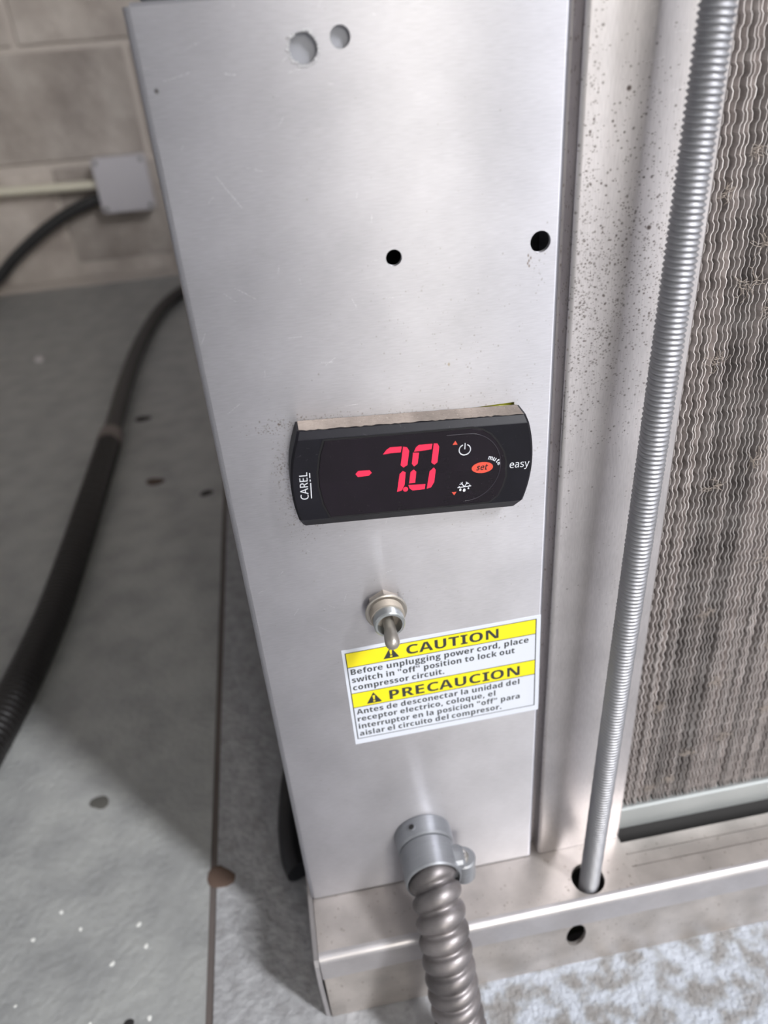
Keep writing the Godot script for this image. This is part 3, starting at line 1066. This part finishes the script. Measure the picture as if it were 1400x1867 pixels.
# ---------------------------------------------------------------- caution sticker
func sticker() -> void:
	var o := Vector3(8, -104.5, 0)
	var xf := Transform3D(Basis(Vector3(0, 0, 1), deg_to_rad(0.85)), o)
	var t := thing("caution_sticker", o, "yellow and white caution sticker in English and Spanish below the toggle switch", "sticker")
	var paper := mat(rgb(222, 226, 236), 0.45)
	var yellow := mat(rgb(250, 232, 30), 0.4)
	var ink := mat(rgb(50, 54, 56), 0.5)
	var s := Shape.new(o, xf)
	s.box(Vector3(0, 0, 0.1), Vector3(83.0, 55.0, 0.2), 0.04)
	part("backing_paper", s, paper, t)
	for q in [[25.5, 17.7], [3.0, -5.3]]:
		var y := Shape.new(o, xf)
		y.box(Vector3(-0.3, (q[0] + q[1]) / 2, 0.2), Vector3(79.6, q[0] - q[1], 0.04), 0.005)
		part("yellow_band", y, yellow, t)
	var b := Shape.new(o, xf)
	for y in [25.6, 17.7, 3.0, -5.3, -24.2]:
		b.box(Vector3(-0.3, y, 0.225), Vector3(80.0, 0.32, 0.03), 0.004)
	for x in [-40.1, 39.5]:
		b.box(Vector3(x, 0.7, 0.225), Vector3(0.42, 50.0, 0.03), 0.004)
	part("border", b, ink, t)
	for q in [[-21.7, 19.0], [-30.9, -4.3]]:
		var w := Shape.new(o, xf)
		var c := Vector2(q[0], q[1])
		w.poly([c + Vector2(-3.3, 0), c + Vector2(3.3, 0), c + Vector2(0, 6.1)], 0.2, 0.24)
		var tri := part("warning_triangle", w, ink, t)
		var k := Shape.new(o, xf)
		k.poly([c + Vector2(-0.55, 4.3), c + Vector2(-0.28, 1.9), c + Vector2(0.28, 1.9), c + Vector2(0.55, 4.3)], 0.22, 0.26)
		k.poly([c + Vector2(-0.45, 0.6), c + Vector2(0.45, 0.6), c + Vector2(0.45, 1.4), c + Vector2(-0.45, 1.4)], 0.22, 0.26)
		part("exclamation_mark", k, yellow, tri)
	letters("CAUTION", Vector3(-15.3, 19.2, 0.23), 38.8, 5.0, ink, t, o, xf, true)
	letters("PRECAUCION", Vector3(-24.3, -4.1, 0.23), 57.0, 5.2, ink, t, o, xf, true)
	var lines := [["Before unplugging power cord, place", 13.6, 75.4], ["switch in \"off\" position to lock out", 9.1, 69.4], ["compressor circuit.", 4.75, 38.8], ["Antes de desconectar la unidad del", -9.5, 71.6], ["receptor electrico, coloque, el", -13.8, 60.8], ["interruptor en la posicion \"off\" para", -18.3, 71.8], ["aislar el circuito del compresor.", -22.7, 63.5]]
	for q in lines:
		letters(q[0], Vector3(-39.0, q[1], 0.23), q[2], 3.0, ink, t, o, xf, true)


# ---------------------------------------------------------------- connector and conduit at the sheet
func connector() -> void:
	var o := Vector3(-6.5, -203, 0)
	var z := Vector3(0, 0, 1)
	var t := thing("conduit_connector", o, "grey die cast clamp connector with side screw on the lower sheet", "connector")
	var cimg := sheet_img(128, 128, rgb(160, 162, 166), 0.04, 0.12, 401)
	spatter(cimg, 160, 64, 64, 50, 50, 0.5, 1.2, rgb(110, 106, 102), 0.5)
	var cast := mat(Color.WHITE, 0.42, 0.7)
	cast.albedo_texture = ImageTexture.create_from_image(cimg)
	var bolt := mat(rgb(180, 176, 170), 0.35, 0.85)
	var a := Shape.new(o)
	a.lathe(o, z, [Vector2(0.1, 13.4), Vector2(1.0, 13.9), Vector2(9.0, 13.7), Vector2(10.2, 13.3), Vector2(10.3, 11.5)], 48)
	part("collar", a, cast, t)
	var h := Shape.new(o)
	h.lathe(o + Vector3(-5.5, 12.2, 5.0), Vector3(-0.4, 0.91, 0), [Vector2(0, 1.8), Vector2(0.75, 1.8), Vector2(0.78, 1.4)], 20)
	part("hole_rim", h, cast, t)
	var hd := Shape.new(o)
	hd.lathe(o + Vector3(-5.5, 12.2, 5.0), Vector3(-0.4, 0.91, 0), [Vector2(0.2, 1.35), Vector2(0.85, 1.35)], 20)
	part("screw_hole", hd, mat(rgb(36, 34, 34), 0.8), t)
	var b := Shape.new(o)
	b.lathe(o, z, [Vector2(10.2, 12.2), Vector2(10.6, 13.0), Vector2(11.4, 13.4), Vector2(25.4, 13.3), Vector2(26.3, 12.9), Vector2(26.3, 12.3), Vector2(22.0, 11.9)], 48, true, false)
	part("clamp_ring", b, cast, t)
	var e := Shape.new(o)
	e.lathe(o + Vector3(15.5, -4.5, 19.0), Vector3(0, 1, 0), [Vector2(-5.5, 5.2), Vector2(-4.8, 6.0), Vector2(7.0, 6.0), Vector2(7.8, 5.3)], 28)
	e.box(o + Vector3(9.0, 1.0, 19.0), Vector3(14.0, 12.2, 11.0), 1.5)
	part("clamp_lug", e, cast, t)
	var w := Shape.new(o)
	w.lathe(o + Vector3(14.2, -4.5, 19.0), Vector3(0, 1, 0), [Vector2(7.6, 4.1), Vector2(8.8, 4.0), Vector2(9.7, 3.0), Vector2(10.0, 1.6)], 24, false)
	var screw := part("clamp_screw", w, bolt, t)
	var w2 := Shape.new(o)
	for k in 2:
		w2.box(o + Vector3(14.2, 5.45, 19.0), Vector3(4.2 if k == 0 else 0.9, 0.35, 0.9 if k == 0 else 4.2), 0.05)
	part("cross_slot", w2, mat(rgb(50, 46, 44), 0.7), screw)
	var tip := Shape.new(o)
	tip.lathe(o + Vector3(15.8, -10.0, 19.0), Vector3(0.08, -1, 0.0), [Vector2(0, 1.7), Vector2(5.5, 1.6), Vector2(6.2, 1.0)], 14)
	part("screw_tip", tip, bolt, t)
	# flexible steel conduit
	var path := spline([Vector3(-6.5, -203, 14), Vector3(-6.5, -204, 24), Vector3(-6.4, -209, 33), Vector3(-6.3, -217.5, 41), Vector3(-6.0, -231, 49.5), Vector3(-5.2, -249, 57), Vector3(-3.5, -268, 66), Vector3(-1.0, -281, 82), Vector3(2.0, -284.8, 104), Vector3(6.0, -285, 140), Vector3(16, -285, 220), Vector3(40, -285, 330)], 0.45)
	var s := Shape.new(Vector3(0, -FLOOR, 200))
	var pitch := 8.4
	s.tube(path, 12.0, 40, func(l, tt):
		var f := fposmod(l / pitch - tt, 1.0)
		# a rolled strip: long rounded crest, then a narrow valley with a raised seam
		if f < 0.74:
			return -1.7 + 1.7 * pow(sin(PI * clampf(f / 0.74, 0, 1)), 0.55)
		return -1.7 - 0.7 * sin(PI * (f - 0.74) / 0.26))
	var gimg := sheet_img(256, 256, rgb(130, 125, 125), 0.05, 0.18, 411)
	spatter(gimg, 200, 128, 128, 100, 100, 0.5, 1.4, rgb(100, 90, 84), 0.5)
	var galv := mat(Color.WHITE, 0.46, 0.8)
	galv.albedo_texture = ImageTexture.create_from_image(gimg)
	var c := part("flexible_conduit", s, galv)
	tag(c, "ribbed steel flexible conduit curving down from the clamp connector to the floor", "conduit")


# ---------------------------------------------------------------- wall and floor things behind
func background() -> void:
	var o := Vector3(-297, -148, -1537)
	var t := thing("junction_box", o, "square light grey junction box on the block wall", "box")
	var grey := mat(rgb(186, 182, 186), 0.4, 0.25)
	var s := Shape.new(o)
	s.box(Vector3(-297, -97, -1517), Vector3(102, 100, 40), 3.0)
	part("box_body", s, grey, t)
	var corner := func(w: float, h: float, r: float) -> Array:
		var out := []
		for q in [[1, 1, 0], [-1, 1, 1], [-1, -1, 2], [1, -1, 3]]:
			for k in 6:
				var a: float = PI / 2 * (q[2] + k / 5.0)
				out.append(Vector2(q[0] * (w - r) + r * cos(a), q[1] * (h - r) + r * sin(a)))
		return out
	var cv := Shape.new(o, Transform3D(Basis.IDENTITY, Vector3(-297, -97, -1500)))
	cv.poly(corner.call(53, 52, 8), 2.6, 6.0, 1.2)
	var cover := part("cover_plate", cv, grey, t)
	for q in [[44, 43], [-44, -43], [-44, 43], [44, -43]]:
		var sc := Shape.new(o)
		sc.lathe(Vector3(-297 + q[0], -97 + q[1], -1494.2), Vector3(0, 0, 1), [Vector2(0, 4.5), Vector2(1.2, 4.2), Vector2(2.0, 2.5)], 16)
		part("cover_screw", sc, mat(rgb(120, 116, 116), 0.4, 0.6), cover)
	var ps := Shape.new(Vector3(-700, -93, -1517))
	ps.tube([Vector3(-347, -96, -1517), Vector3(-700, -88, -1517), Vector3(-1300, -76, -1517)], 9.5, 20)
	var pipe := part("wall_pipe", ps, mat(rgb(206, 200, 182), 0.45, 0.3))
	tag(pipe, "straight pale metal pipe running along the block wall into the junction box", "pipe")
	var rubber := mat(rgb(34, 33, 34), 0.4)
	var cs := Shape.new(Vector3(-560, -FLOOR, -1500))
	cs.tube(spline([Vector3(-346, -122, -1514), Vector3(-372, -126, -1512), Vector3(-420, -142, -1508), Vector3(-480, -172, -1504), Vector3(-545, -214, -1500), Vector3(-600, -256, -1492), Vector3(-680, -284, -1470), Vector3(-800, -285, -1440)], 4), 11.5, 18)
	var cable := part("wall_cable", cs, rubber)
	tag(cable, "thick black cable drooping from the junction box towards the floor", "cable")
	# floor conduit
	var fo := Vector3(-266, -FLOOR, -400)
	var f := thing("floor_conduit", fo, "black ribbed conduit lying along the floor left of the machine", "conduit")
	var thin := Shape.new(fo)
	thin.tube(spline([Vector3(-130, -286, -1440), Vector3(-190, -285, -1390), Vector3(-240, -285, -1270), Vector3(-264, -285, -1080), Vector3(-269, -284, -900), Vector3(-266, -281, -760), Vector3(-265, -280, -690)], 4), 11.5, 16)
	part("cable", thin, rubber, f)
	var cp := Shape.new(fo)
	cp.lathe(Vector3(-265, -281, -700), Vector3(0.0, 0, 1), [Vector2(0, 12), Vector2(4, 15.5), Vector2(26, 15.5), Vector2(30, 14)], 24)
	part("coupling", cp, mat(rgb(120, 112, 110), 0.35, 0.6), f)
	var rib := Shape.new(fo)
	rib.tube(spline([Vector3(-265, -281.5, -680), Vector3(-266, -282, -560), Vector3(-267, -282, -440), Vector3(-270, -282, -330), Vector3(-280, -282, -235), Vector3(-298, -282, -140), Vector3(-330, -282, -30), Vector3(-380, -282, 120)], 1.2), 14.2, 24, func(l, _t): return 0.7 * sin(TAU * l / 5.2))
	part("ribbed_sleeve", rib, mat(rgb(30, 28, 28), 0.36), f)
	var ho := Vector3(-73, -FLOOR, -70)
	var hs := Shape.new(ho)
	hs.tube(spline([Vector3(-55, -289.5, -190), Vector3(-72, -289.5, -130), Vector3(-78, -289.5, -90), Vector3(-78, -289.5, -62), Vector3(-75, -289.5, -50)], 3), 7.3, 18)
	var hose := part("rubber_hose", hs, mat(rgb(30, 31, 36), 0.5))
	tag(hose, "black rubber hose end lying on the floor against the sheet's lower left edge", "hose")


# ---------------------------------------------------------------- small bits
func bits() -> void:
	# lint on the coil
	var lint := mat(rgb(170, 158, 148), 0.95)
	var spots := [[122, 62, 3.4], [118, 49, 4.2], [112, 22, 3.0], [130, 40, 3.0], [113, 91, 2.2], [106, 80, 2.0], [135, -20, 3.0], [120, -30, 2.6], [150, -70, 3.4], [128, -96, 2.8], [165, -120, 3.6], [140, -140, 3.0], [112, -150, 2.6], [170, -165, 3.4], [150, -180, 3.2], [125, -205, 2.6], [132, -188, 3.0], [114, -210, 2.4]]
	for q in spots:
		var o := Vector3(q[0], q[1], -5)
		var s := Shape.new(o)
		for k in 16:
			var p := o + Vector3(rng.randfn() * q[2] * 0.5, rng.randfn() * q[2] * 0.35, 0.25)
			var path := [p]
			var d := Vector3(rng.randfn(), rng.randfn() * 0.6, 0).normalized()
			for j in 5:
				d = (d + Vector3(rng.randfn(), rng.randfn(), 0) * 0.5).normalized()
				p += d * q[2] * 0.3
				p.z = -5 + 0.3 + rng.randf() * 0.5
				path.append(p)
			s.tube(path, 0.085, 4, null, false)
		var n := part("lint_tuft", s, lint)
		tag(n, "pale tuft of lint caught on the coil fins", "lint", "lint tufts on the coil")
	# crumbs and stones on the floor
	var crumbs := [[-436, -1077, 9, rgb(205, 200, 200), "round white pebble far back on the floor near the wall"], [-237, -773, 10, rgb(40, 36, 36), "dark crumb on the floor right of the floor conduit"], [-144, -540, 7, rgb(46, 42, 42), "dark crumb on the floor close to the machine's left edge"], [-123, -62, 8, rgb(92, 74, 64), "round brown crumb lying beside the floor joint"], [-205, -585, 10, rgb(80, 66, 58), "flat brown crumb on the shaded floor middle"], [-205, -135, 6, rgb(84, 82, 78), "grey crumb in the edge of the floor shadow"], [-170, 12, 3, rgb(40, 38, 38), "tiny black crumb on the lit floor at the bottom left"]]
	for k in 22:
		crumbs.append([rng.randf_range(-280, -150), rng.randf_range(-80, 30), rng.randf_range(0.7, 1.7), rgb(232, 232, 228), "tiny white grain of grit on the lit floor left of the joint"])
	for q in crumbs:
		var o := Vector3(q[0], -FLOOR, q[1])
		var s := Shape.new(o)
		var rows := []
		for i in 5:
			var a := PI / 2 * i / 4.0
			var r := []
			for j in 12:
				var k: float = q[2] * cos(a) * (1.0 + 0.16 * sin(TAU * j / 6.0 + q[0]) + 0.1 * cos(TAU * j / 4.0 + q[1])) + 0.02
				r.append(o + Vector3(cos(TAU * j / 12) * k, q[2] * (0.7 if q[2] == 9 else 0.1) * sin(a), -sin(TAU * j / 12) * k))
			rows.append(r)
		s.smooth(1)
		s.grid(rows, true)
		s.smooth(-1)
		s.fan(rows[0], true)
		var n := part("pebble" if q[2] == 9 else "crumb", s, mat(q[3], 0.8))
		tag(n, q[4], "pebble" if q[2] == 9 else "crumb", "white grit on the lit floor" if q[2] < 2 else "")
